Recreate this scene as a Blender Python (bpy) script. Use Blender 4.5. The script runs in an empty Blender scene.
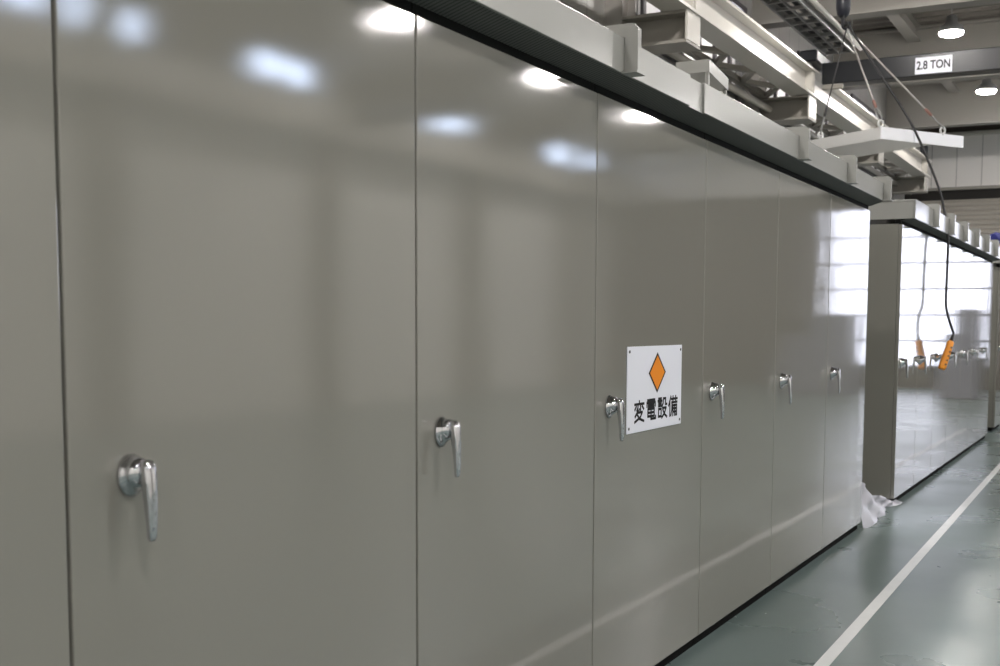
import bpy, bmesh, math, random
from mathutils import Vector, Matrix
random.seed(4)
SC = bpy.context.scene
COL = SC.collection
PI = math.pi

# ------------------------------------------------------------------ materials
def lin(c):
    return tuple((x / 255 / 12.92) if x / 255 <= .04045 else ((x / 255 + .055) / 1.055) ** 2.4 for x in c) + (1,)

def mat(name, rgb, rough=.5, metal=0., spec=.5, coat=0., coat_rough=.05, noise=0., nscale=8., bump=0., bscale=200.,
        bdist=.001, rvar=0.):
    m = bpy.data.materials.new(name); m.use_nodes = True
    nt = m.node_tree; b = nt.nodes['Principled BSDF']
    b.inputs['Base Color'].default_value = lin(rgb); b.inputs['Roughness'].default_value = rough
    b.inputs['Metallic'].default_value = metal; b.inputs['Specular IOR Level'].default_value = spec
    b.inputs['Coat Weight'].default_value = coat; b.inputs['Coat Roughness'].default_value = coat_rough
    tc = nt.nodes.new('ShaderNodeTexCoord')
    if noise or rvar:
        n = nt.nodes.new('ShaderNodeTexNoise'); n.inputs['Scale'].default_value = nscale; n.inputs['Detail'].default_value = 6
        nt.links.new(tc.outputs['Object'], n.inputs['Vector'])
        if noise:
            r = nt.nodes.new('ShaderNodeMapRange')
            r.inputs['To Min'].default_value = 1 - noise; r.inputs['To Max'].default_value = 1 + noise
            nt.links.new(n.outputs['Fac'], r.inputs['Value'])
            mx = nt.nodes.new('ShaderNodeMix'); mx.data_type = 'RGBA'; mx.blend_type = 'MULTIPLY'
            mx.inputs['Factor'].default_value = 1; mx.inputs['A'].default_value = lin(rgb)
            nt.links.new(r.outputs['Result'], mx.inputs['B']); nt.links.new(mx.outputs['Result'], b.inputs['Base Color'])
        if rvar:
            r2 = nt.nodes.new('ShaderNodeMapRange')
            r2.inputs['From Min'].default_value = .3; r2.inputs['From Max'].default_value = .7
            r2.inputs['To Min'].default_value = max(.02, rough - rvar); r2.inputs['To Max'].default_value = rough + rvar
            nt.links.new(n.outputs['Fac'], r2.inputs['Value']); nt.links.new(r2.outputs['Result'], b.inputs['Roughness'])
    if bump:
        n2 = nt.nodes.new('ShaderNodeTexNoise'); n2.inputs['Scale'].default_value = bscale; n2.inputs['Detail'].default_value = 2
        nt.links.new(tc.outputs['Object'], n2.inputs['Vector'])
        bp = nt.nodes.new('ShaderNodeBump'); bp.inputs['Strength'].default_value = bump; bp.inputs['Distance'].default_value = bdist
        nt.links.new(n2.outputs['Fac'], bp.inputs['Height']); nt.links.new(bp.outputs['Normal'], b.inputs['Normal'])
        if coat: nt.links.new(bp.outputs['Normal'], b.inputs['Coat Normal'])
    return m

def emit(name, rgb, strength):
    m = bpy.data.materials.new(name); m.use_nodes = True
    nt = m.node_tree; b = nt.nodes['Principled BSDF']
    b.inputs['Base Color'].default_value = lin((230, 230, 230)); b.inputs['Roughness'].default_value = .3
    b.inputs['Emission Color'].default_value = lin(rgb); b.inputs['Emission Strength'].default_value = strength
    return m

def stripes(m, axis, pitch, width, dark):
    """thin joint lines every `pitch` metres along an axis, multiplied into the base colour"""
    nt = m.node_tree; b = nt.nodes['Principled BSDF']
    tc = nt.nodes.new('ShaderNodeTexCoord'); sp = nt.nodes.new('ShaderNodeSeparateXYZ')
    nt.links.new(tc.outputs['Object'], sp.inputs[0])
    d = nt.nodes.new('ShaderNodeMath'); d.operation = 'DIVIDE'; d.inputs[1].default_value = pitch
    nt.links.new(sp.outputs['XYZ'.index(axis)], d.inputs[0])
    f = nt.nodes.new('ShaderNodeMath'); f.operation = 'FRACT'; nt.links.new(d.outputs[0], f.inputs[0])
    l = nt.nodes.new('ShaderNodeMath'); l.operation = 'LESS_THAN'; l.inputs[1].default_value = width / pitch
    nt.links.new(f.outputs[0], l.inputs[0])
    mx = nt.nodes.new('ShaderNodeMix'); mx.data_type = 'RGBA'
    nt.links.new(l.outputs[0], mx.inputs['Factor'])
    mx.inputs['A'].default_value = b.inputs['Base Color'].default_value; mx.inputs['B'].default_value = lin(dark)
    nt.links.new(mx.outputs['Result'], b.inputs['Base Color'])
    return m

M = {}
M['paint'] = mat('grey_gloss_paint', (127, 126, 119), .055, spec=1.0, coat=0, bump=.045, bscale=420, bdist=.0006)
M['roof'] = mat('grey_roof_paint', (149, 149, 145), .2, bump=.04, bscale=300, bdist=.0006)
M['plinth'] = mat('black_plinth', (8, 8, 8), .8, spec=.1)
M['header'] = mat('dark_header', (20, 21, 20), .8, spec=.1)
M['mesh'] = stripes(mat('vent_mesh', (92, 93, 91), .6, spec=.2), 'Y', .02, .008, (62, 63, 61))
M['chrome'] = mat('chrome', (205, 205, 210), .07, metal=1.)
M['chrome_dark'] = mat('lock_core', (120, 120, 122), .25, metal=1.)
M['white_plate'] = mat('white_sign_face', (226, 228, 238), .35)
M['orange'] = mat('sign_orange', (228, 134, 10), .6, spec=.2)
M['black'] = mat('black_ink', (12, 11, 14), .6, spec=.15)
M['floor'] = mat('epoxy_floor', (104, 118, 116), .29, noise=.14, nscale=.9, rvar=.06)
M['line'] = mat('white_floor_paint', (222, 224, 224), .35, noise=.08, nscale=9)
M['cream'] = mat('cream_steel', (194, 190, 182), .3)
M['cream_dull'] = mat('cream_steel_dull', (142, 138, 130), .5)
M['beam'] = mat('roof_beam_paint', (138, 134, 127), .5)
M['column'] = mat('column_grey', (158, 154, 148), .45)
M['deck'] = mat('roof_deck', (104, 98, 90), .6)
M['siding'] = stripes(mat('wall_siding', (160, 158, 154), .45), 'Y', .6, .012, (96, 94, 90))
M['siding_far'] = stripes(mat('white_siding', (236, 232, 228), .5), 'X', .56, .014, (150, 146, 142))
M['darkwall'] = mat('upper_far_wall', (92, 84, 76), .7)
M['shutter'] = mat('shutter_slats', (172, 166, 157), .5)
M['recess_shade'] = mat('shaded_recess', (34, 31, 28), .8)
M['crane'] = mat('dark_crane_paint', (11, 15, 20), .34)
M['galv'] = mat('galvanised_steel', (140, 140, 138), .45, metal=.5)
M['tray_black'] = mat('cable_bundle', (26, 25, 25), .7)
M['rubber'] = mat('black_rubber', (20, 20, 22), .45)
M['pendant'] = mat('orange_plastic', (240, 150, 24), .4)
M['button'] = mat('dark_button', (48, 40, 36), .4)
M['rope'] = mat('wire_rope', (176, 170, 166), .4, metal=.4)
M['rope_red'] = mat('red_ferrule', (128, 92, 82), .5)
M['rope_dark'] = mat('dark_rope', (58, 56, 56), .6)
M['hook'] = mat('hook_block_black', (24, 26, 36), .4)
M['lid'] = mat('white_lid_paint', (198, 198, 196), .3)
M['lid_face'] = mat('white_lid_fascia', (232, 232, 236), .3)
M['blue'] = mat('dark_blue_cloth', (34, 40, 110), .8, noise=.2, nscale=20)
M['lamp_body'] = mat('lamp_housing', (165, 165, 165), .5)
M['lamp'] = emit('lamp_lens', (255, 250, 246), 145)
M['day'] = emit('daylit_pane', (206, 224, 255), 5.0)
M['day_left'] = emit('daylit_pane_left', (250, 248, 255), 1.6)
M['pale_low'] = emit('pale_strip_low', (255, 246, 244), .06)  # faint emission added to the pale strips behind the girder
M['day_far'] = emit('daylit_pane_far', (232, 236, 255), 1.45)
M['frame_dark'] = mat('window_frame_dark', (70, 66, 70), .5)
M['wall_up'] = mat('upper_right_wall', (104, 98, 90), .7)
M['wall_right'] = mat('right_wall', (242, 240, 234), .6)
M['machine'] = mat('machine_grey', (120, 120, 132), .5)
def wavy(m, scale, dist):
    nt = m.node_tree; b = nt.nodes['Principled BSDF']; old = b.inputs['Normal'].links[0].from_node
    tc = nt.nodes.new('ShaderNodeTexCoord'); n = nt.nodes.new('ShaderNodeTexNoise'); n.inputs['Scale'].default_value = scale; n.inputs['Detail'].default_value = 1
    nt.links.new(tc.outputs['Object'], n.inputs['Vector'])
    bp = nt.nodes.new('ShaderNodeBump'); bp.inputs['Strength'].default_value = 1; bp.inputs['Distance'].default_value = dist
    nt.links.new(n.outputs['Fac'], bp.inputs['Height']); nt.links.new(bp.outputs['Normal'], old.inputs['Normal'])
wavy(M['paint'], 2.2, .0014)
def film_mat():
    m = mat('clear_plastic_film', (226, 226, 238), .3)
    b = m.node_tree.nodes['Principled BSDF']
    b.inputs['Alpha'].default_value = .62
    return m
M['film'] = film_mat()

# ------------------------------------------------------------------ mesh building
class MB:
    def __init__(s): s.bm = bmesh.new()
    def box(s, x0, x1, y0, y1, z0, z1, bev=0., seg=1, rot=None):
        vs = [s.bm.verts.new((x, y, z)) for z in (z0, z1) for (x, y) in ((x0, y0), (x1, y0), (x1, y1), (x0, y1))]
        fs = [(3, 2, 1, 0), (4, 5, 6, 7), (0, 1, 5, 4), (1, 2, 6, 5), (2, 3, 7, 6), (3, 0, 4, 7)]
        faces = [s.bm.faces.new([vs[i] for i in f]) for f in fs]
        if rot is not None:
            for v in vs: v.co = rot @ v.co
        if bev:
            es = list({e for f in faces for e in f.edges})
            bmesh.ops.bevel(s.bm, geom=es, offset=bev, segments=seg, affect='EDGES', profile=.5)
        return s
    def tube(s, pts, rad, n=8, cap=True, smooth=True):
        """round tube through points; rad a number or one per point"""
        pts = [Vector(p) for p in pts]; R = rad if isinstance(rad, (list, tuple)) else [rad] * len(pts)
        rings = []; prev = None
        for i, p in enumerate(pts):
            a = pts[max(i - 1, 0)]; b = pts[min(i + 1, len(pts) - 1)]
            t = (b - a).normalized()
            if prev is None:
                h = Vector((0, 0, 1)) if abs(t.z) < .9 else Vector((1, 0, 0))
                u = t.cross(h).normalized()
            else:
                u = (prev - t * prev.dot(t)).normalized()
            prev = u; w = t.cross(u)
            rings.append([s.bm.verts.new(p + (u * math.cos(2 * PI * k / n) + w * math.sin(2 * PI * k / n)) * R[i]) for k in range(n)])
        for i in range(len(rings) - 1):
            for k in range(n):
                f = s.bm.faces.new((rings[i][k], rings[i][(k + 1) % n], rings[i + 1][(k + 1) % n], rings[i + 1][k]))
                f.smooth = smooth
        if cap:
            s.bm.faces.new(rings[0][::-1]); s.bm.faces.new(rings[-1])
        return s
    def loft(s, rings, cap=True, smooth=True):
        rr = [[s.bm.verts.new(p) for p in r] for r in rings]; n = len(rr[0])
        for i in range(len(rr) - 1):
            for k in range(n):
                f = s.bm.faces.new((rr[i][k], rr[i][(k + 1) % n], rr[i + 1][(k + 1) % n], rr[i + 1][k])); f.smooth = smooth
        if cap:
            s.bm.faces.new(rr[0][::-1]); s.bm.faces.new(rr[-1])
        return s
    def prism(s, poly, axis, a, b):
        """extrude a 2D polygon along axis from a to b; poly in the two other axes (in order)"""
        def P(p, t):
            q = list(p); q.insert('XYZ'.index(axis), t); return Vector(q)
        v0 = [s.bm.verts.new(P(p, a)) for p in poly]; v1 = [s.bm.verts.new(P(p, b)) for p in poly]
        n = len(poly)
        s.bm.faces.new(v0[::-1]); s.bm.faces.new(v1)
        for k in range(n): s.bm.faces.new((v0[k], v0[(k + 1) % n], v1[(k + 1) % n], v1[k]))
        return s
    def strip(s, profile, axis, a, b, smooth=False):
        def P(p, t):
            q = list(p); q.insert('XYZ'.index(axis), t); return Vector(q)
        v0 = [s.bm.verts.new(P(p, a)) for p in profile]; v1 = [s.bm.verts.new(P(p, b)) for p in profile]
        for k in range(len(profile) - 1):
            f = s.bm.faces.new((v0[k], v0[k + 1], v1[k + 1], v1[k])); f.smooth = smooth
        return s
    def build(s, name, m, parent=None, loc=None):
        bmesh.ops.recalc_face_normals(s.bm, faces=s.bm.faces)
        me = bpy.data.meshes.new(name); s.bm.to_mesh(me); s.bm.free()
        me.materials.append(m if not isinstance(m, str) else M[m])
        o = bpy.data.objects.new(name, me); COL.objects.link(o)
        if parent is not None: o.parent = parent
        if loc is not None: o.location = loc
        return o

def tag(o, label=None, cat=None, group=None, kind=None):
    if label: o['label'] = label
    if cat: o['category'] = cat
    if group: o['group'] = group
    if kind: o['kind'] = kind
    return o
def thing(name, label, cat, loc=(0, 0, 0), group=None):
    o = bpy.data.objects.new(name, None); COL.objects.link(o); o.location = loc; o.empty_display_size = .1
    return tag(o, label, cat, group)
def struct(name, mb, m, parent=None):
    o = mb.build(name, m, parent)
    if parent is None: o['kind'] = 'structure'
    return o
def dup(root, loc, label=None, group=None):
    r = root.copy(); COL.objects.link(r); r.location = loc
    if label: r['label'] = label
    if group: r['group'] = group
    for ch in list(root.children):
        c = ch.copy(); COL.objects.link(c); c.parent = r
        for g in list(ch.children):
            d = g.copy(); COL.objects.link(d); d.parent = c
    return r

# ------------------------------------------------------------------ camera
F, CX, CY, YAW, PITCH, ROLL, DX, HC = 1192.3689, 525.1575, 427.4272, -.4748, -.0866, .0049, 1.7763, 1.5
fw = Vector((math.sin(YAW) * math.cos(PITCH), math.cos(YAW) * math.cos(PITCH), math.sin(PITCH)))
r0 = Vector((math.cos(YAW), -math.sin(YAW), 0)); u0 = r0.cross(fw)
rt = math.cos(ROLL) * r0 + math.sin(ROLL) * u0; up = -math.sin(ROLL) * r0 + math.cos(ROLL) * u0
cam = bpy.data.cameras.new('camera'); co = bpy.data.objects.new('camera', cam); COL.objects.link(co)
mw = Matrix((rt, up, -fw)).transposed().to_4x4(); mw.translation = (DX, 0, HC); co.matrix_world = mw
cam.sensor_width = 36; cam.sensor_fit = 'HORIZONTAL'; cam.lens = F * 36 / 1000
cam.shift_x = (500 - CX) / 1000; cam.shift_y = (CY - 333) / 1000
cam.clip_start = .05; cam.clip_end = 200
cam.dof.use_dof = True; cam.dof.focus_distance = 5.2; cam.dof.aperture_fstop = 5.0
SC.camera = co

# ------------------------------------------------------------------ room shell
XL, XR, Y0, Y1, ZC = -3.4, 11.1, -8., 30., 6.7
struct('floor', MB().box(XL - .2, XR + .2, Y0 - .2, Y1 + .2, -.1, 0), 'floor')
ln = MB()
ln.prism([(.60, 1.), (.665, 1.), (.465, 18.5), (.412, 18.5)], 'Z', .0005, .0025)
struct('trim_1', ln, 'line')
# corrugated deck, ribs across the hall
prof = []
y = Y0
while y < Y1:
    prof += [(y, ZC + .08), (y + .16, ZC + .08), (y + .19, ZC), (y + .31, ZC), (y + .34, ZC + .08)]; y += .34
struct('ceiling', MB().strip([(p[0], p[1]) for p in prof], 'X', XL - .2, XR + .2), 'deck')
struct('wall_left', MB().box(XL - .2, XL, Y0, Y1, 0, ZC + .2), 'siding')
struct('wall_right', MB().box(XR, XR + .2, Y0, Y1, 0, ZC + .2), 'wall_right')
struct('trim_6', MB().box(XR - .03, XR - .002, Y0, Y1 - .35, 5.25, ZC - .05), 'wall_up')
struct('wall_near', MB().box(XL - .2, XR + .2, Y0 - .2, Y0, 0, ZC + .2), 'wall_right')
fwb = MB()
fwb.box(XL - .2, XR + .2, Y1, Y1 + .2, 0, ZC + .2)
struct('wall_far', fwb, 'darkwall')
struct('trim_2', MB().box(XL, XR, Y1 - .12, Y1 - .002, 4.75, 5.92), 'siding_far')          # white cladding band
struct('trim_3', MB().box(XL, XR, Y1 - .3, Y1 - .002, 5.922, 6.0, .01), 'cream')            # ledge above it
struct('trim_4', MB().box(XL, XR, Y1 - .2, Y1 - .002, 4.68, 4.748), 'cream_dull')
struct('trim_5', MB().box(XL, 1.0, Y1 - .1, Y1 - .002, 4.46, 4.678), 'recess_shade')  # solid strip coloured near black for the shaded recess above the shutter

# roller shutter
sh = MB(); prof = []
z = 0.
while z < 4.44:
    for k in range(6):
        t = k / 6; prof.append((Y1 - .06 - .035 * math.sin(PI * t), z + .11 * t))
    z += .11
sh.strip([(p[0], p[1]) for p in prof], 'X', XL + .1, .9)
struct('door_1', sh, 'shutter')

# far daylit door seen mirrored in the cubicle doors
w = MB(); w.box(1.45, 5.1, Y1 - .05, Y1 - .01, .55, 4.35); win = struct('window_1', w, 'day_far')
w = MB()
for zz in (.5, 1.12, 1.74, 2.36, 2.98, 3.6, 4.3): w.box(1.4, 5.15, Y1 - .09, Y1 - .052, zz, zz + .045)
for xx in (1.38, 5.1): w.box(xx, xx + .08, Y1 - .095, Y1 - .052, .45, 4.35)
struct('window_frame', w, 'frame_dark', win)

# clerestory strips of both side walls
def strip_window(n, X, face, y0, y1, z0, z1, m, parts=2):
    a, b = (X, X + face * .04)
    w = MB().box(min(a, b), max(a, b), y0, y1, z0, z1); win = struct('window_%d' % n, w, m)
    w = MB(); a2, b2 = b, b + face * .04; lo, hi = min(a2, b2), max(a2, b2)
    w.box(lo, hi, y0 - .06, y1 + .06, z1, z1 + .07); w.box(lo, hi, y0 - .06, y1 + .06, z0 - .07, z0)
    for k in range(parts + 1):
        yy = y0 + (y1 - y0) * k / parts; w.box(lo, hi, yy - .04, yy + .04, z0, z1)
    struct('window_frame', w, 'frame_dark', win)
WR = [(10.45, 11.2, 1), (11.5, 13.0, 2), (15.2, 16.85, 2), (20.35, 22.25, 2), (26.3, 28.6, 2), (5.0, 6.8, 2)]
for i, (a, b, p) in enumerate(WR): strip_window(2 + i, XR - .032, -1, a, b, 5.35, 5.85, 'day', p)
WL = [(9.6, 11.2, 2), (15.2, 16.6, 2), (19.6, 21.2, 2), (23.6, 26.6, 2)]
for i, (a, b, p) in enumerate(WL): strip_window(10 + i, XL, 1, a, b, 5.52, 5.85, 'day_left', p)
WLO = [(12.8, 16.6, 6), (17.6, 21.6, 6), (22.7, 26.7, 6)]
for i, (a, b, p) in enumerate(WLO): strip_window(16 + i, XL, 1, a, b, 4.72, 5.3, 'pale_low', p)

# ------------------------------------------------------------------ steel frame of the hall
FR = [12.05, 17.1, 22.15, 27.2]
def ibeam_x(mb, x0, x1, y, z0, z1, w=.15, t=.03, tw=.02):
    mb.box(x0, x1, y - w, y + w, z0, z0 + t); mb.box(x0, x1, y - w, y + w, z1 - t, z1); mb.box(x0, x1, y - tw, y + tw, z0 + t, z1 - t)
def ibeam_y(mb, x, y0, y1, z0, z1, w=.15, t=.03, tw=.02):
    mb.box(x - w, x + w, y0, y1, z0, z0 + t); mb.box(x - w, x + w, y0, y1, z1 - t, z1); mb.box(x - tw, x + tw, y0, y1, z0 + t, z1 - t)
col_words = ['beside the siding left of the nearest girder bracket', 'behind the second girder bracket, left of the hanging lid',
             'behind the third girder bracket under the hanging lid', 'in the far left corner near the shutter']
for i, yf in enumerate(FR):
    c = thing('steel_column', 'cream steel wall column ' + col_words[i], 'column', (XL, yf, 0), 'columns on the left wall')
    q = MB(); q.box(.0, .2, -.2, -.17, 0, ZC - .96); q.box(0, .2, .17, .2, 0, ZC - .96); q.box(.09, .11, -.17, .17, 0, ZC - .96)
    q.build('column_shaft', 'column', c)
    # crane bracket
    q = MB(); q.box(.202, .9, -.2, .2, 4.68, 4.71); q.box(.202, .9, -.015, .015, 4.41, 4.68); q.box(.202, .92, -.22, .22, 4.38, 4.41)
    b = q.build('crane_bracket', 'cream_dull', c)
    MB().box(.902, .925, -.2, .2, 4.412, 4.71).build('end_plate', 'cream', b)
    struct('trim_%d' % (20 + i), MB().box(XR - .42, XR, yf - .2, yf + .2, 0, ZC - .96), 'cream_dull')
for i, yf in enumerate(FR[1:]):
    wd = ['nearest roof beam across the hall above the dark crane girder', 'second roof beam just below the dark crane girder', 'farthest roof beam above the white far wall'][i]
    q = MB(); ibeam_x(q, XL + .02, XR - .02, yf, 5.75, 6.69, .15, .04, .02)
    tag(q.build('roof_beam', 'beam'), 'deep grey ' + wd, 'beam', 'roof beams across the hall')
PX = [(-1.95, FR[1], FR[2]), (-1.95, FR[2], FR[3])]
pw = ['cream purlin running under the deck left of the upper lamp', 'cream purlin running under the deck left of the lower lamp']
for i, (x, a, b) in enumerate(PX):
    q = MB(); ibeam_y(q, x, a + .16, b - .16, 6.42, 6.69, .1, .02, .015)
    tag(q.build('roof_purlin', 'beam'), pw[i], 'beam', 'purlins under the roof deck')

# crane runway girder on the left
g = thing('crane_runway_girder', 'long cream crane rail girder running on brackets along the left wall', 'girder', (0, 0, 0))
q = MB(); ibeam_y(q, -2.6, 6., 27.6, 4.712, 5.09, .15, .03, .02); q.build('girder_beam', 'cream', g)
for yf in FR:
    for dy in (-.06, .045): MB().box(-2.58, -2.47, yf + dy, yf + dy + .015, 4.742, 5.06).build('web_stiffener', 'cream', g)
MB().box(-2.64, -2.56, 6., 27.5, 5.092, 5.15, .008).build('crane_rail', 'cream_dull', g)
MB().box(-2.66, -2.5, 27.3, 27.42, 5.152, 5.4, .01).build('end_stop', 'crane', g)
q = MB(); ibeam_y(q, XR - .7, Y0 + .1, 29.5, 4.6, 5.2, .16, .03, .02); struct('trim_30', q, 'cream')
# horizontal bracing between girder and wall
for i in range(len(FR) - 1):
    a, b = FR[i] + .25, FR[i + 1] - .25
    t = thing('girder_bracing', ['cream flat lattice bracing behind the crane girder between first and second bracket',
              'cream flat lattice bracing behind the crane girder between second and third bracket',
              'cream flat lattice bracing behind the crane girder beyond the hanging lid'][i], 'bracing', (0, 0, 0), 'bracing bays behind the girder')
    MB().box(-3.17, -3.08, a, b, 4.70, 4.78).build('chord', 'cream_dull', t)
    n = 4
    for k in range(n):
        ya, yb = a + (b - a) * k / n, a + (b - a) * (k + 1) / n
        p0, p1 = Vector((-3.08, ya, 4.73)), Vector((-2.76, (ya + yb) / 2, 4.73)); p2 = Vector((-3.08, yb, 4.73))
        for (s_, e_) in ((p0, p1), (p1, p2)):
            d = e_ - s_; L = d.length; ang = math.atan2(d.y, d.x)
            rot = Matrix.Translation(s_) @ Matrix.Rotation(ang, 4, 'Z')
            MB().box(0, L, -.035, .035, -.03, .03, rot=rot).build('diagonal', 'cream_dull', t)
# wall conduits
for i, yy in enumerate((16.25, 16.42)):
    tag(MB().tube([(XL + .1, yy, 0), (XL + .1, yy, 5.6)], .045, 10).build('wall_conduit', 'galv'),
        ['grey vertical conduit on the left wall, nearer of a pair', 'grey vertical conduit on the left wall, farther of a pair'][i], 'pipe', 'conduits on the left wall')
tag(MB().tube([(XL + .3, 12.3, 4.58), (XL + .3, 29, 4.58)], .05, 10).build('horizontal_pipe', 'cream_dull'),
    'cream pipe running along the left wall below the lattice bracing', 'pipe')

# ------------------------------------------------------------------ lamps
ZLAMP = 6.02
REFL = {14.9: (8.2, 15.3), 19.8: (8.05, 20.05), 24.9: (7.85, 24.4)}
LX = (-1.03, 3.65, 8.1); LY = (-5.4, -.4, 4.7, 9.8, 14.9, 19.8, 24.9)
def make_lamp():
    t = thing('high_bay_lamp', '', 'lamp', (0, 0, 0), 'high bay lamps under the roof')
    pr = [(.03, .26), (.075, .25), (.09, .14), (.17, .09), (.185, .03), (.185, .0)]
    q = MB(); n = 20
    q.loft([[(r * math.cos(2 * PI * k / n), r * math.sin(2 * PI * k / n), z) for k in range(n)] for (r, z) in pr]); q.build('housing', 'lamp_body', t)
    q = MB(); pr = [(.18, -.002), (.17, -.03), (.12, -.05), (.04, -.058)]
    q.loft([[(r * math.cos(2 * PI * k / n), r * math.sin(2 * PI * k / n), z) for k in range(n)] for (r, z) in pr]); q.build('lens', 'lamp', t)
    MB().tube([(0, 0, .26), (0, 0, ZC - ZLAMP)], .012, 8).build('hanger', 'galv', t)
    return t
proto = None
for x in LX:
    for yy in LY:
        lab = 'white high bay lamp outside the picture, hung in the hall roof'
        if x == LX[0] and yy == 19.8: lab = 'glowing round lamp above the dark crane girder, upper of two in view'
        if x == LX[0] and yy == 24.9: lab = 'glowing round lamp below the dark crane girder at the right edge'
        px_, py_ = REFL.get(yy, (x, yy)) if x == LX[2] else (x - (.04 if yy == 24.9 else 0), yy)
        if proto is None: proto = make_lamp(); o = proto; o.location = (px_, py_, ZLAMP); o['label'] = lab
        else: o = dup(proto, (px_, py_, ZLAMP), lab)

# ------------------------------------------------------------------ switchgear cubicles
ZT = 2.335
def handle_parts(door, y, z):
    n = 18
    def ring(x, ry, rz, dz=0): return [(x, y + ry * math.cos(2 * PI * k / n), z + dz + rz * math.sin(2 * PI * k / n)) for k in range(n)]
    q = MB(); q.loft([ring(.0005, .036, .044, -.008), ring(.006, .036, .044, -.008), ring(.011, .032, .038, -.006), ring(.022, .029, .032, -.002), ring(.032, .026, .028), ring(.038, .019, .02), ring(.0395, .004, .004)])
    q.build('handle_rose', 'chrome', door)
    q = MB()
    q.tube([(.025, y, z), (.037, y, z + .002), (.047, y, z + .002)], [.014, .013, .012], 12)
    pr = [(.026, .043, .006, .005), (.022, .045, .012, .009), (.008, .047, .0150, .011), (-.02, .050, .0145, .0105), (-.06, .053, .0125, .009), (-.10, .055, .0105, .0072), (-.128, .055, .009, .006), (-.136, .054, .006, .004)]
    rings = []
    for dz, cx, hy, hx in pr:
        rings.append([(cx + hx * max(-1, min(1, 1.25 * math.cos(2 * PI * k / n))), y + hy * max(-1, min(1, 1.25 * math.sin(2 * PI * k / n))), z + dz) for k in range(n)])
    q.loft(rings); q.build('lever', 'chrome', door)
    q = MB(); q.tube([(.0395, y, z), (.0405, y, z)], .008, 12); q.build('lock_core', 'chrome_dark', door)

def make_cubicle(W, xf=0.):
    t = thing('switchgear_cubicle', '', 'electrical cabinet', (0, 0, 0))
    q = MB(); q.box(-1.35, -.032, .0015, W - .0015, .052, ZT, .002); q.build('body', 'paint', t)
    MB().box(-1.33, -.025, .003, W - .003, 0, .05).build('plinth', 'plinth', t)
    d = MB().box(-.03, 0, .004, W - .004, .053, ZT - .004, .0035, 2).build('door', 'paint', t)
    handle_parts(d, .127, 1.198)
    MB().box(-.06, -.012, .003, W - .003, ZT + .002, 2.387).build('header_strip', 'header', t)
    return t
W1, S1 = 1.2188, 1.5796
labs = {-1: 'glossy grey cabinet cut off by the left edge, no handle visible',
        0: 'nearest glossy grey cabinet whose whole door shows, handle low at the left',
        1: 'glossy grey cabinet just left of the cabinet carrying the white sign',
        2: 'glossy grey cabinet whose door carries the white sign with orange diamond',
        3: 'glossy grey cabinet next to the right of the white sign',
        4: 'glossy grey cabinet second to the right of the white sign',
        5: 'last glossy grey cabinet of the front row, beside the plastic film and gap'}
p1 = make_cubicle(W1)
for k in range(-1, 6):
    loc = (0, S1 + W1 * k, 0)
    if k == -1: o = p1; o.location = loc; o['label'] = labs[k]; o['group'] = 'front row of cabinets'
    else: o = dup(p1, loc, labs[k], 'front row of cabinets')
    if k == 0:
        for d in o.children:
            for h in d.children: h.location = (0, .03, .006)
W2, S2, X2 = .975, 10.21, 0.
ordn = ['nearest', 'second', 'third', 'fourth', 'fifth', 'sixth', 'seventh']
p2 = make_cubicle(W2)
for k in range(7):
    lab = ('nearest mirror bright grey cabinet of the rear row, showing its plain end panel' if k == 0 else
           '%s mirror bright grey cabinet of the rear row beyond the gap, counted from the gap' % ordn[k])
    if k == 6: lab = 'farthest mirror bright grey cabinet of the rear row, at the right edge'
    loc = (X2, S2 + W2 * k, 0)
    if k == 0: o = p2; o.location = loc; o['label'] = lab; o['group'] = 'rear row of cabinets'
    else: o = dup(p2, loc, lab, 'rear row of cabinets')
S3 = S2 + 7 * W2 + 1.2
o = dup(p2, (-.03, S3, 0), 'grey cabinet end panel at the far right edge beyond the rear row', 'third row of cabinets')

# eaves / roofs
def make_roof(label, y0, y1, x0, joints, recess=None, zb=2.39, h=.125):
    t = thing('cabinet_roof', label, 'cabinet roof', (x0, 0, 0))
    q = MB(); zt = zb + h
    q.box(-1.4, .085, y0, y1, zt - .02, zt, .003)
    q.box(-1.4, .085, y0, y0 + .012, zb, zt - .021); q.box(-1.4, .085, y1 - .012, y1, zb, zt - .021)
    q.build('roof_sheet', 'roof', t)
    seg = [y0] + ([recess[0], recess[1]] if recess else []) + [y1]
    if recess:
        for a, b in ((y0, recess[0]), (recess[1], y1)):
            MB().box(.087, .1, a, b, zb, zt, .002).build('fascia', 'roof', t)
        MB().box(.0865, .09, recess[0] + .001, recess[1] - .001, zb, zt - .012).build('fascia_infill', 'roof', t)
    else:
        MB().box(.087, .1, y0, y1, zb, zt, .002).build('fascia', 'roof', t)
    MB().prism([(-.008, 2.361), (.085, zb + .001), (.085, zb + .006), (-.008, 2.366)], 'Y', y0 + .013, y1 - .013).build('soffit_grille', 'mesh', t)
    for yj in joints:
        q = MB(); q.prism([(.101, zb + .004), (.152, zb + .004), (.152, zt + .03), (.132, zt + .048), (-.06, zt + .048), (-.06, zt + .001), (.101, zt + .001)], 'Y', yj + .01, yj + .042)
        q.box(.1, .16, yj - .015, yj + .065, zb - .004, zb + .003)
        q.build('joint_cover', 'roof', t)
    return t
r1 = make_roof('grey overhanging roof with dark vent soffit above the front row of cabinets', .36, 8.93, 0,
               [S1 + W1 * 2 - .01, S1 + W1 * 4, S1 + W1 * 5 - .02, S1 + W1 * 6 - .06], (4.72, 4.9))
r2 = make_roof('grey overhanging roof with row of joint covers above the rear row of cabinets', S2, S2 + 7 * W2 + .05, X2,
               [S2 - .05 + .985 * k for k in range(1, 7)], None, 2.375, .155)
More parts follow.
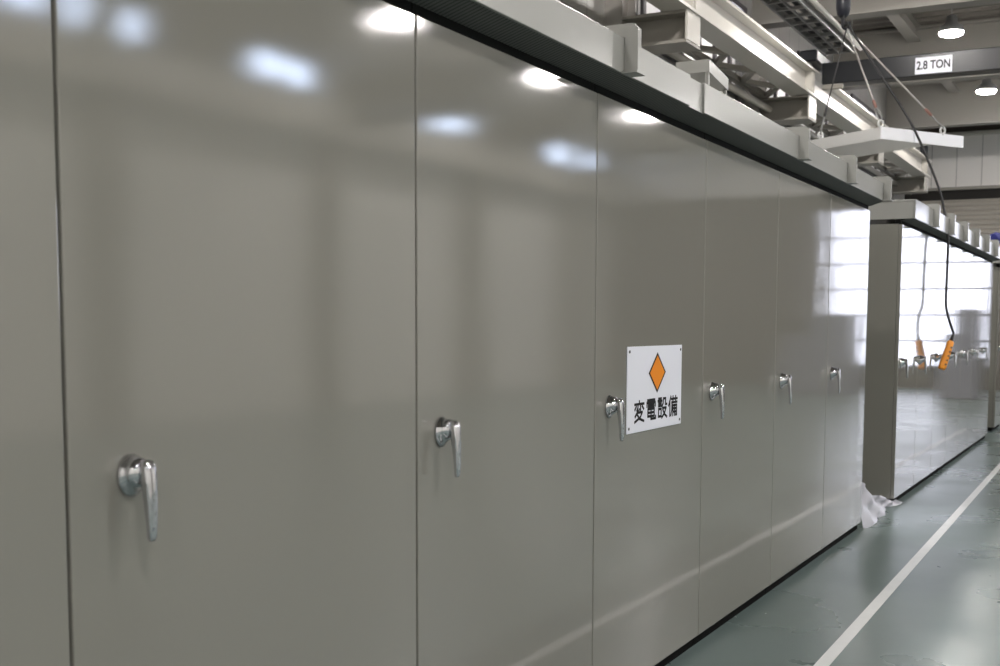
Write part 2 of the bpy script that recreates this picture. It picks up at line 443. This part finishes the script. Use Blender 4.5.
r3 = make_roof('grey roof end above the farthest cabinet at the right edge', S3 - .08, S3 + W2 + .05, -.03, [])

# loose cap standing on the front roof
t = thing('loose_roof_cap', 'small grey open sided cap standing on the front roof near its missing joint cover', 'roof cap', (0, 0, 0))
q = MB(); q.prism([(5.25, 2.635), (5.53, 2.60), (5.53, 2.655), (5.25, 2.69)], 'X', -.16, 0.0); q.build('cap_top', 'roof', t)
for (xx, yy, zz) in ((-.012, 5.515, 2.60), (-.15, 5.515, 2.60), (-.15, 5.26, 2.634), (-.012, 5.26, 2.634)):
    MB().box(xx - .008, xx + .008, yy - .008, yy + .008, 2.516, zz).build('leg', 'roof', t)
for i, yy in enumerate((4.78, 4.93)):
    q = MB(); q.box(-.12, -.02, yy - .035, yy + .035, 2.516, 2.524, .002); q.box(-.075, -.06, yy - .03, yy + .03, 2.524, 2.60, .004)
    tag(q.build('roof_clip', 'lid'), ['small white roof clip nearer on the front roof left of the loose cap', 'small white roof clip farther on the front roof against the loose cap'][i], 'clip', 'clips on the front roof')

# ------------------------------------------------------------------ the white sign
sg = thing('warning_sign', 'white sign with orange diamond and four black characters on a cabinet door', 'sign', (.001, 4.315, 1.07))
SW, SH = .62, .343
MB().box(0, .004, 0, SW, 0, SH, .0012).build('sign_plate', 'white_plate', sg)
def poly_yz(name, pts, x0, x1, m):
    q = MB(); q.prism([(a, b) for a, b in pts], 'X', x0, x1); return q.build(name, m, sg)
cy_, cz_ = .325, .232
poly_yz('diamond_border', [(cy_ - .098, cz_), (cy_, cz_ - .084), (cy_ + .098, cz_), (cy_, cz_ + .084)], .0041, .0046, 'black')
poly_yz('diamond', [(cy_ - .083, cz_), (cy_, cz_ - .071), (cy_ + .083, cz_), (cy_, cz_ + .071)], .0047, .0052, 'orange')
K = {
 'hen': [[(.5, 1), (.5, .86)], [(.04, .86), (.96, .86)], [(.38, .86), (.36, .68), (.26, .55)], [(.62, .86), (.62, .57), (.52, .6)],
         [(.2, .76), (.07, .6)], [(.78, .76), (.93, .6)], [(.4, .56), (.1, .26)], [(.34, .45), (.8, .45), (.6, .2), (.06, 0)], [(.3, .35), (.55, .13), (.96, 0)]],
 'den': [[(.12, .98), (.88, .98)], [(.07, .66), (.07, .85), (.93, .85), (.93, .66)], [(.5, .98), (.5, .6)], [(.2, .75), (.4, .74)], [(.2, .65), (.4, .64)],
         [(.6, .75), (.8, .74)], [(.6, .65), (.8, .64)], [(.17, .53), (.83, .53), (.83, .17), (.17, .17), (.17, .53)], [(.17, .35), (.83, .35)], [(.5, .53), (.5, .03), (.97, .03), (.97, .15)]],
 'setsu': [[(.02, .86), (.44, .86)], [(.08, .98), (.38, .98)], [(.08, .73), (.38, .73)], [(.08, .6), (.38, .6)], [(.09, .45), (.37, .45), (.37, .07), (.09, .07), (.09, .45)],
           [(.6, .96), (.58, .74), (.47, .58)], [(.6, .96), (.84, .96), (.84, .66), (.98, .66)], [(.52, .48), (.9, .48), (.74, .2), (.45, 0)], [(.56, .4), (.72, .17), (.99, 0)]],
 'bi': [[(.26, 1), (.02, .55)], [(.16, .75), (.16, 0)], [(.32, .87), (.99, .87)], [(.5, 1), (.5, .76)], [(.8, 1), (.8, .76)], [(.36, .69), (.97, .69)],
        [(.4, .69), (.38, .3), (.28, .02)], [(.5, 0), (.5, .53), (.93, .53), (.93, .02), (.85, .02)], [(.5, .36), (.93, .36)], [(.5, .19), (.93, .19)], [(.715, .53), (.715, 0)]]}
def kanji(key, y0, z0, w, h, sw):
    q = MB()
    for i, st in enumerate(K[key]):
        e = .00002 * i
        for (a, b) in zip(st[:-1], st[1:]):
            p = Vector((0, y0 + a[0] * w, z0 + a[1] * h)); r = Vector((0, y0 + b[0] * w, z0 + b[1] * h)); d = (r - p); L = d.length
            d.normalize(); nn = Vector((0, -d.z, d.y)) * sw / 2; p -= d * sw * .4; r += d * sw * .4
            q.prism([((p + nn).y, (p + nn).z), ((p - nn).y, (p - nn).z), ((r - nn).y, (r - nn).z), ((r + nn).y, (r + nn).z)], 'X', .0041, .0048 + e)
    return q.build('character', 'black', sg)
for key, y0 in (('hen', .075), ('den', .205), ('setsu', .335), ('bi', .462)): kanji(key, y0, .042, .108, .082, .0105)
for (a, b) in ((.02, SH - .02), (SW - .02, SH - .02), (.02, .02), (SW - .02, .02)):
    MB().tube([(.004, a, b), (.006, a, b)], .006, 10).build('screw', 'chrome_dark', sg)

# ------------------------------------------------------------------ plastic film at the gap
q = MB(); n, m_ = 30, 14; grid = []
for i in range(n + 1):
    s_ = i / n; yy = 8.905 + 1.5 * s_
    top = .30 * (1 - s_) ** 1.25 * (1 + .12 * math.sin(11 * s_)) + .035
    row = []
    for j in range(m_ + 1):
        v = j / m_
        x = -.05 + (.07 + .03 * math.sin(7 * s_)) * (1 - v) ** 1.3 + (.02 * math.sin(15 * s_ + 5 * v) + .012 * math.sin(31 * s_ - 9 * v)) * min(1, 6 * s_ + .2) + random.uniform(-.005, .005)
        row.append(q.bm.verts.new((x, yy + .05 * math.sin(4 * v) * s_, .004 + top * v)))
    grid.append(row)
for i in range(n):
    for j in range(m_):
        f = q.bm.faces.new((grid[i][j], grid[i + 1][j], grid[i + 1][j + 1], grid[i][j + 1])); f.smooth = True
fm = q.build('plastic_film', 'film'); tag(fm, 'crumpled translucent plastic film on the floor at the gap between cabinet rows', 'plastic film')

# ------------------------------------------------------------------ bridge crane
cr = thing('bridge_crane', 'dark blue overhead crane girder marked 2.8 TON spanning the hall', 'crane', (0, 17.5, 0))
MB().box(-2.42, XR - .55, -.15, .15, 4.92, 5.215, .01).build('bridge_girder', 'crane', cr)
q = MB(); q.box(-2.68, -2.43, -.42, .42, 5.20, 5.36, .02)
q.build('end_carriage', 'crane', cr)
for yy in (-.3, .3): MB().tube([(-2.66, yy, 5.235), (-2.54, yy, 5.235)], .084, 16).build('wheel', 'galv', cr)
MB().box(-2.40, -2.1, -.22, -.152, 4.83, 4.90, .01).build('junction_box', 'cream_dull', cr)
pl = MB().box(-1.14, -.655, -.158, -.152, 4.94, 5.165, .002).build('capacity_plate', 'white_plate', cr)
cu = bpy.data.curves.new('capacity_text', 'FONT'); cu.body = '2.8 TON'; cu.size = .195; cu.align_x = 'CENTER'; cu.align_y = 'CENTER'; cu.extrude = .0006; cu.offset = .004
to = bpy.data.objects.new('tmp_text', cu); COL.objects.link(to)
bpy.context.view_layer.update()
me = bpy.data.meshes.new_from_object(to.evaluated_get(bpy.context.evaluated_depsgraph_get())); bpy.data.objects.remove(to)
me.transform(Matrix.Translation((-.898, -.1592, 5.052)) @ Matrix.Rotation(PI / 2, 4, 'X') @ Matrix.Diagonal((.62, .8, 1, 1)))
me.materials.clear(); me.materials.append(M['black'])
tx = bpy.data.objects.new('capacity_text', me); COL.objects.link(tx); tx.parent = pl

# overhead cable ladder
cl = thing('cable_ladder', 'grey overhead cable ladder with rungs above the crane girder at the upper left', 'cable ladder', (0, 0, 0))
za = 5.6
for xx in (-2.70, -2.285): MB().box(xx, xx + .03, 12., 18.7, za, za + .1).build('side_rail', 'galv', cl)
MB().box(-2.49, -2.465, 12., 18.7, za + .01, za + .04).build('centre_rail', 'galv', cl)
for k in range(17): MB().box(-2.67, -2.286, 12.2 + .4 * k, 12.25 + .4 * k, za + .011, za + .05).build('rung', 'galv', cl)
for (xx, rr) in ((-2.61, .028), (-2.56, .022), (-2.41, .03), (-2.36, .022)):
    MB().tube([(xx, 12, za + .085), (xx, 18.7, za + .085)], rr, 8).build('cable', 'tray_black', cl)
for yy in (13., 15.7, 18.4):
    for xx in (-2.71, -2.245): MB().tube([(xx, yy, za + .05), (xx, yy, ZC - .02)], .008, 6).build('hanger_rod', 'galv', cl)
tag(MB().tube([(-2.18, 11, 5.68), (-2.18, 18.75, 5.68)], .035, 10).build('conduit_pipe', 'cream'), 'cream conduit pipe running beside the overhead cable ladder', 'pipe')

# ------------------------------------------------------------------ machines in front of the far daylit door, outside the picture
def machine(name, label, x, y, w, d, h):
    t = thing(name, label, 'machine', (x, y, 0), 'machines before the daylit far door')
    MB().box(-w / 2, w / 2, -d / 2, d / 2, 0, h * .45, .03, 2).build('bed', 'machine', t)
    MB().box(-w / 2 + .05, w * .12, -d / 2 + .08, d / 2 - .05, h * .45 + .001, h, .05, 2).build('column_housing', 'machine', t)
    MB().box(w * .125, w / 2 - .1, -d / 2 + .1, d / 2 - .1, h * .45 + .001, h * .72, .04, 2).build('head', 'machine', t)
machine('offscreen_machine', 'grey machine tool outside the picture, mirrored at the right end of the rear doors', 1.55, 26.4, .8, 1.2, 1.85)
machine('offscreen_machine', 'grey machine block outside the picture, added to cut the low reflection in the last front door', 4.5, 26.6, 1.7, 1.2, 1.75)  # unseen block added to hide the lower bright door from the reflection

# ------------------------------------------------------------------ lifted lid, slings, hook, pendant
import itertools
d0 = Vector((DX, 0, HC))
def at(x, y, **kw):
    d = fw + (x - CX) / F * rt - (y - CY) / F * up
    (ax, v), = kw.items(); i = 'XYZ'.index(ax); tt = (v - d0[i]) / d[i]; return d0 + d * tt
ZL = 3.3
N = at(881, 139, Z=ZL); Rr = at(963, 148, Z=ZL); rr_ = (Rr - N); LR = rr_.length; ex = rr_.normalized(); ey = Vector((-ex.y, ex.x, 0))
lid = thing('lifted_roof_panel', 'white flanged roof panel hanging from slings above the cabinets', 'roof panel', N)
rotl = Matrix((ex, ey, Vector((0, 0, 1)))).transposed().to_4x4()
LW, LD = LR * .62, 1.25
MB().box(0, LW, .012, LD, 0, .015, .002, rot=rotl).build('panel_plate', 'lid', lid)
q = MB(); q.box(0, .012, .012, LD, .016, .115, rot=rotl); q.box(LW - .012, LW, .012, LD, .016, .115, rot=rotl); q.box(.013, LW - .013, LD - .012, LD, .016, .115, rot=rotl)
q.build('panel_flange', 'lid', lid)
MB().box(0, LR * .385, -.004, .011, .0, .118, .002, rot=rotl).build('fascia_board', 'lid_face', lid)
MB().box(LR * .39, LR, -.004, .011, .0, .118, .002, rot=rotl).build('fascia_board', 'lid_face', lid)
def ringpts(c, r, ax, n=16, a0=0, a1=2 * PI):
    u, v = ax; return [c + u * r * math.cos(a0 + (a1 - a0) * k / n) + v * r * math.sin(a0 + (a1 - a0) * k / n) for k in range(n + 1)]
def lidloc(a, b, c): return ex * a + ey * b + Vector((0, 0, c))
eyes = [(.02, .03), (LR * .74, .004), (.02, .86)]
for (a, b) in eyes:
    c = lidloc(a, b, .15); qq = MB().tube(ringpts(c, .032, (ex, Vector((0, 0, 1)))), .011, 8, cap=False); qq.tube([lidloc(a, b, .10), lidloc(a, b, .125)], .013, 8)
    qq.build('eye_bolt', 'lid', lid)
HK = at(843, 22, Y=12.55)
hb = thing('hook_block', 'black crane hook block gathering the sling ropes at the top of picture', 'hook', HK)
MB().tube([(0, 0, .04), (0, 0, .07), (0, 0, .14), (0, 0, .22), (0, 0, .27), (0, 0, .3)], [.03, .06, .075, .075, .06, .03], 14).build('block_body', 'hook', hb)
q = MB(); pts = [Vector((0, 0, .05)), Vector((0, 0, -.0))] + [Vector((.035 + .035 * math.cos(a), 0, -.03 + .04 * math.sin(a))) for a in [PI - .3 + k * (1.35 * PI) / 10 for k in range(11)]]
q.tube(pts, [.016] * 2 + [.016, .017, .018, .018, .018, .017, .016, .014, .012, .01, .006], 10); q.build('hook', 'hook', hb)
MB().tube([(-.02, 0, .29), (-.02, 0, ZC - HK.z - .02)], .008, 8).build('hoist_rope', 'rope_dark', hb)
MB().tube([(.02, 0, .29), (.02, 0, ZC - HK.z - .02)], .008, 8).build('hoist_rope', 'rope_dark', hb)
snames = ['pale wire rope sling from the hook to the near corner of the hanging panel', 'pale wire rope sling from the hook to the right end of the hanging panel',
          'thin dark sling from the hook down to the left edge of the hanging panel']
for i, (a, b) in enumerate(eyes):
    e = N + lidloc(a, b, .182)
    s0 = HK + Vector((.04, 0, -.06)); d = (e - s0); L = d.length; d.normalize()
    t = thing('wire_sling', snames[i], 'sling', s0, 'slings under the hook')
    dark = i == 2
    MB().tube([(0, 0, 0), d * (L - .16)], .0085 if not dark else .007, 8).build('rope', 'rope' if i < 2 else 'rope_dark', t)
    MB().tube([d * (L - .26), d * (L - .24), d * (L - .18), d * (L - .16)], [.011, .015, .015, .011], 8).build('ferrule', 'rope_red' if i < 2 else 'rope_dark', t)
    side = d.cross(Vector((0, 0, 1))).normalized()
    q = MB(); q.tube([d * (L - .16) + side * .0, d * (L - .12) + side * .022, d * (L - .05) + side * .024, d * (L - .0) + side * .012, d * (L + .01), d * (L - .0) - side * .012, d * (L - .05) - side * .024, d * (L - .12) - side * .022, d * (L - .16)], .0085, 8)
    q.build('shackle', 'galv', t)

PT = at(951, 341, X=.15); PB = at(941.5, 369, X=.15)
PB.y = PT.y - .10; dz = at(941.5, 369, Y=PB.y); PB = dz
ax = (PT - PB); LP = ax.length; ax.normalize()
sx = rt - ax * rt.dot(ax); sx.normalize(); sy = ax.cross(sx)
pd = thing('crane_pendant', 'orange push button crane pendant hanging on black cable before the rear cabinets', 'remote control', PB)
n = 16
def rr2(t, hw, hd):
    return [ax * t + sx * hw * max(-1, min(1, 1.3 * math.cos(2 * PI * k / n))) + sy * hd * max(-1, min(1, 1.3 * math.sin(2 * PI * k / n))) for k in range(n)]
q = MB(); q.loft([rr2(0, .027, .02), rr2(.008, .032, .025), rr2(.03, .034, .027), rr2(LP * .55, .032, .027), rr2(LP * .85, .029, .025), rr2(LP * .95, .03, .022), rr2(LP, .02, .016)]); q.build('pendant_body', 'pendant', pd)
face = sy if sy.dot(fw) < 0 else -sy
for k in range(5):
    c = ax * (LP * (.16 + .15 * k)) + face * .027
    MB().tube([c + sx * .016, c + sx * .016 + face * .007], .0085, 10).build('button', 'button', pd)
q = MB(); q.tube([ax * (LP - .004), ax * (LP + .03), ax * (LP + .09)], [.018, .016, .010], 10); q.build('strain_relief', 'rubber', pd)
cab_px = [(952.2, 328, 12.02), (948.5, 318, 12.03), (946, 305, 12.04), (946.5, 285, 12.05), (947.5, 262, 12.07), (948, 240, 12.09), (945.5, 217, 12.11), (939.5, 190, 12.14), (929, 163, 12.18), (916, 133, 12.22), (902, 108, 12.28), (884, 80, 12.34), (868, 55, 12.4), (855, 36, 12.45), (847, 22, 12.5), (844, 8, 12.52)]
cab_px[0] = (952.2, 330, PT.y + .03)
pts = [PT + ax * .08 - PB] + [at(x, y, Y=yy) - PB for (x, y, yy) in cab_px[1:]]
pts.append(Vector((pts[-1].x, pts[-1].y, ZC - .02 - PB.z)))
def smooth(P, sub=5):
    out = []
    for i in range(len(P) - 1):
        p0, p1, p2, p3 = P[max(i - 1, 0)], P[i], P[i + 1], P[min(i + 2, len(P) - 1)]
        for k in range(sub):
            t = k / sub
            out.append(.5 * ((2 * p1) + (p2 - p0) * t + (2 * p0 - 5 * p1 + 4 * p2 - p3) * t * t + (3 * p1 - p0 - 3 * p2 + p3) * t ** 3))
    return out + [P[-1]]
MB().tube(smooth(pts), .0125, 10).build('pendant_cable', 'rubber', pd)

# blue cloth on the rear roof
q = MB(); n, m_ = 14, 12
rings = []
for i in range(m_ + 1):
    s_ = i / m_; yy = 16.2 + .5 * s_; r = .066 * (math.sin(PI * min(max(s_, .04), .96)) ** .45) + .01
    rings.append([(X2 + .075 + (1.1 * r + .012 * math.sin(3 * k + 5 * s_)) * math.cos(2 * PI * k / n), yy, 2.531 + .086 + (r + .01 * math.sin(2 * k + 9 * s_)) * math.sin(2 * PI * k / n)) for k in range(n)])
q.loft(rings); tag(q.build('blue_cloth_bundle', 'blue'), 'dark blue cloth bundle on the rear cabinet roof at the right edge', 'cloth')

# ------------------------------------------------------------------ render look
wd = bpy.data.worlds.new('world'); SC.world = wd; wd.use_nodes = True
wd.node_tree.nodes['Background'].inputs[0].default_value = (.6, .65, .7, 1); wd.node_tree.nodes['Background'].inputs[1].default_value = .3
SC.view_settings.view_transform = 'Standard'; SC.view_settings.look = 'None'; SC.view_settings.gamma = 1; SC.view_settings.exposure = 1.4
SC.view_settings.use_curve_mapping = False
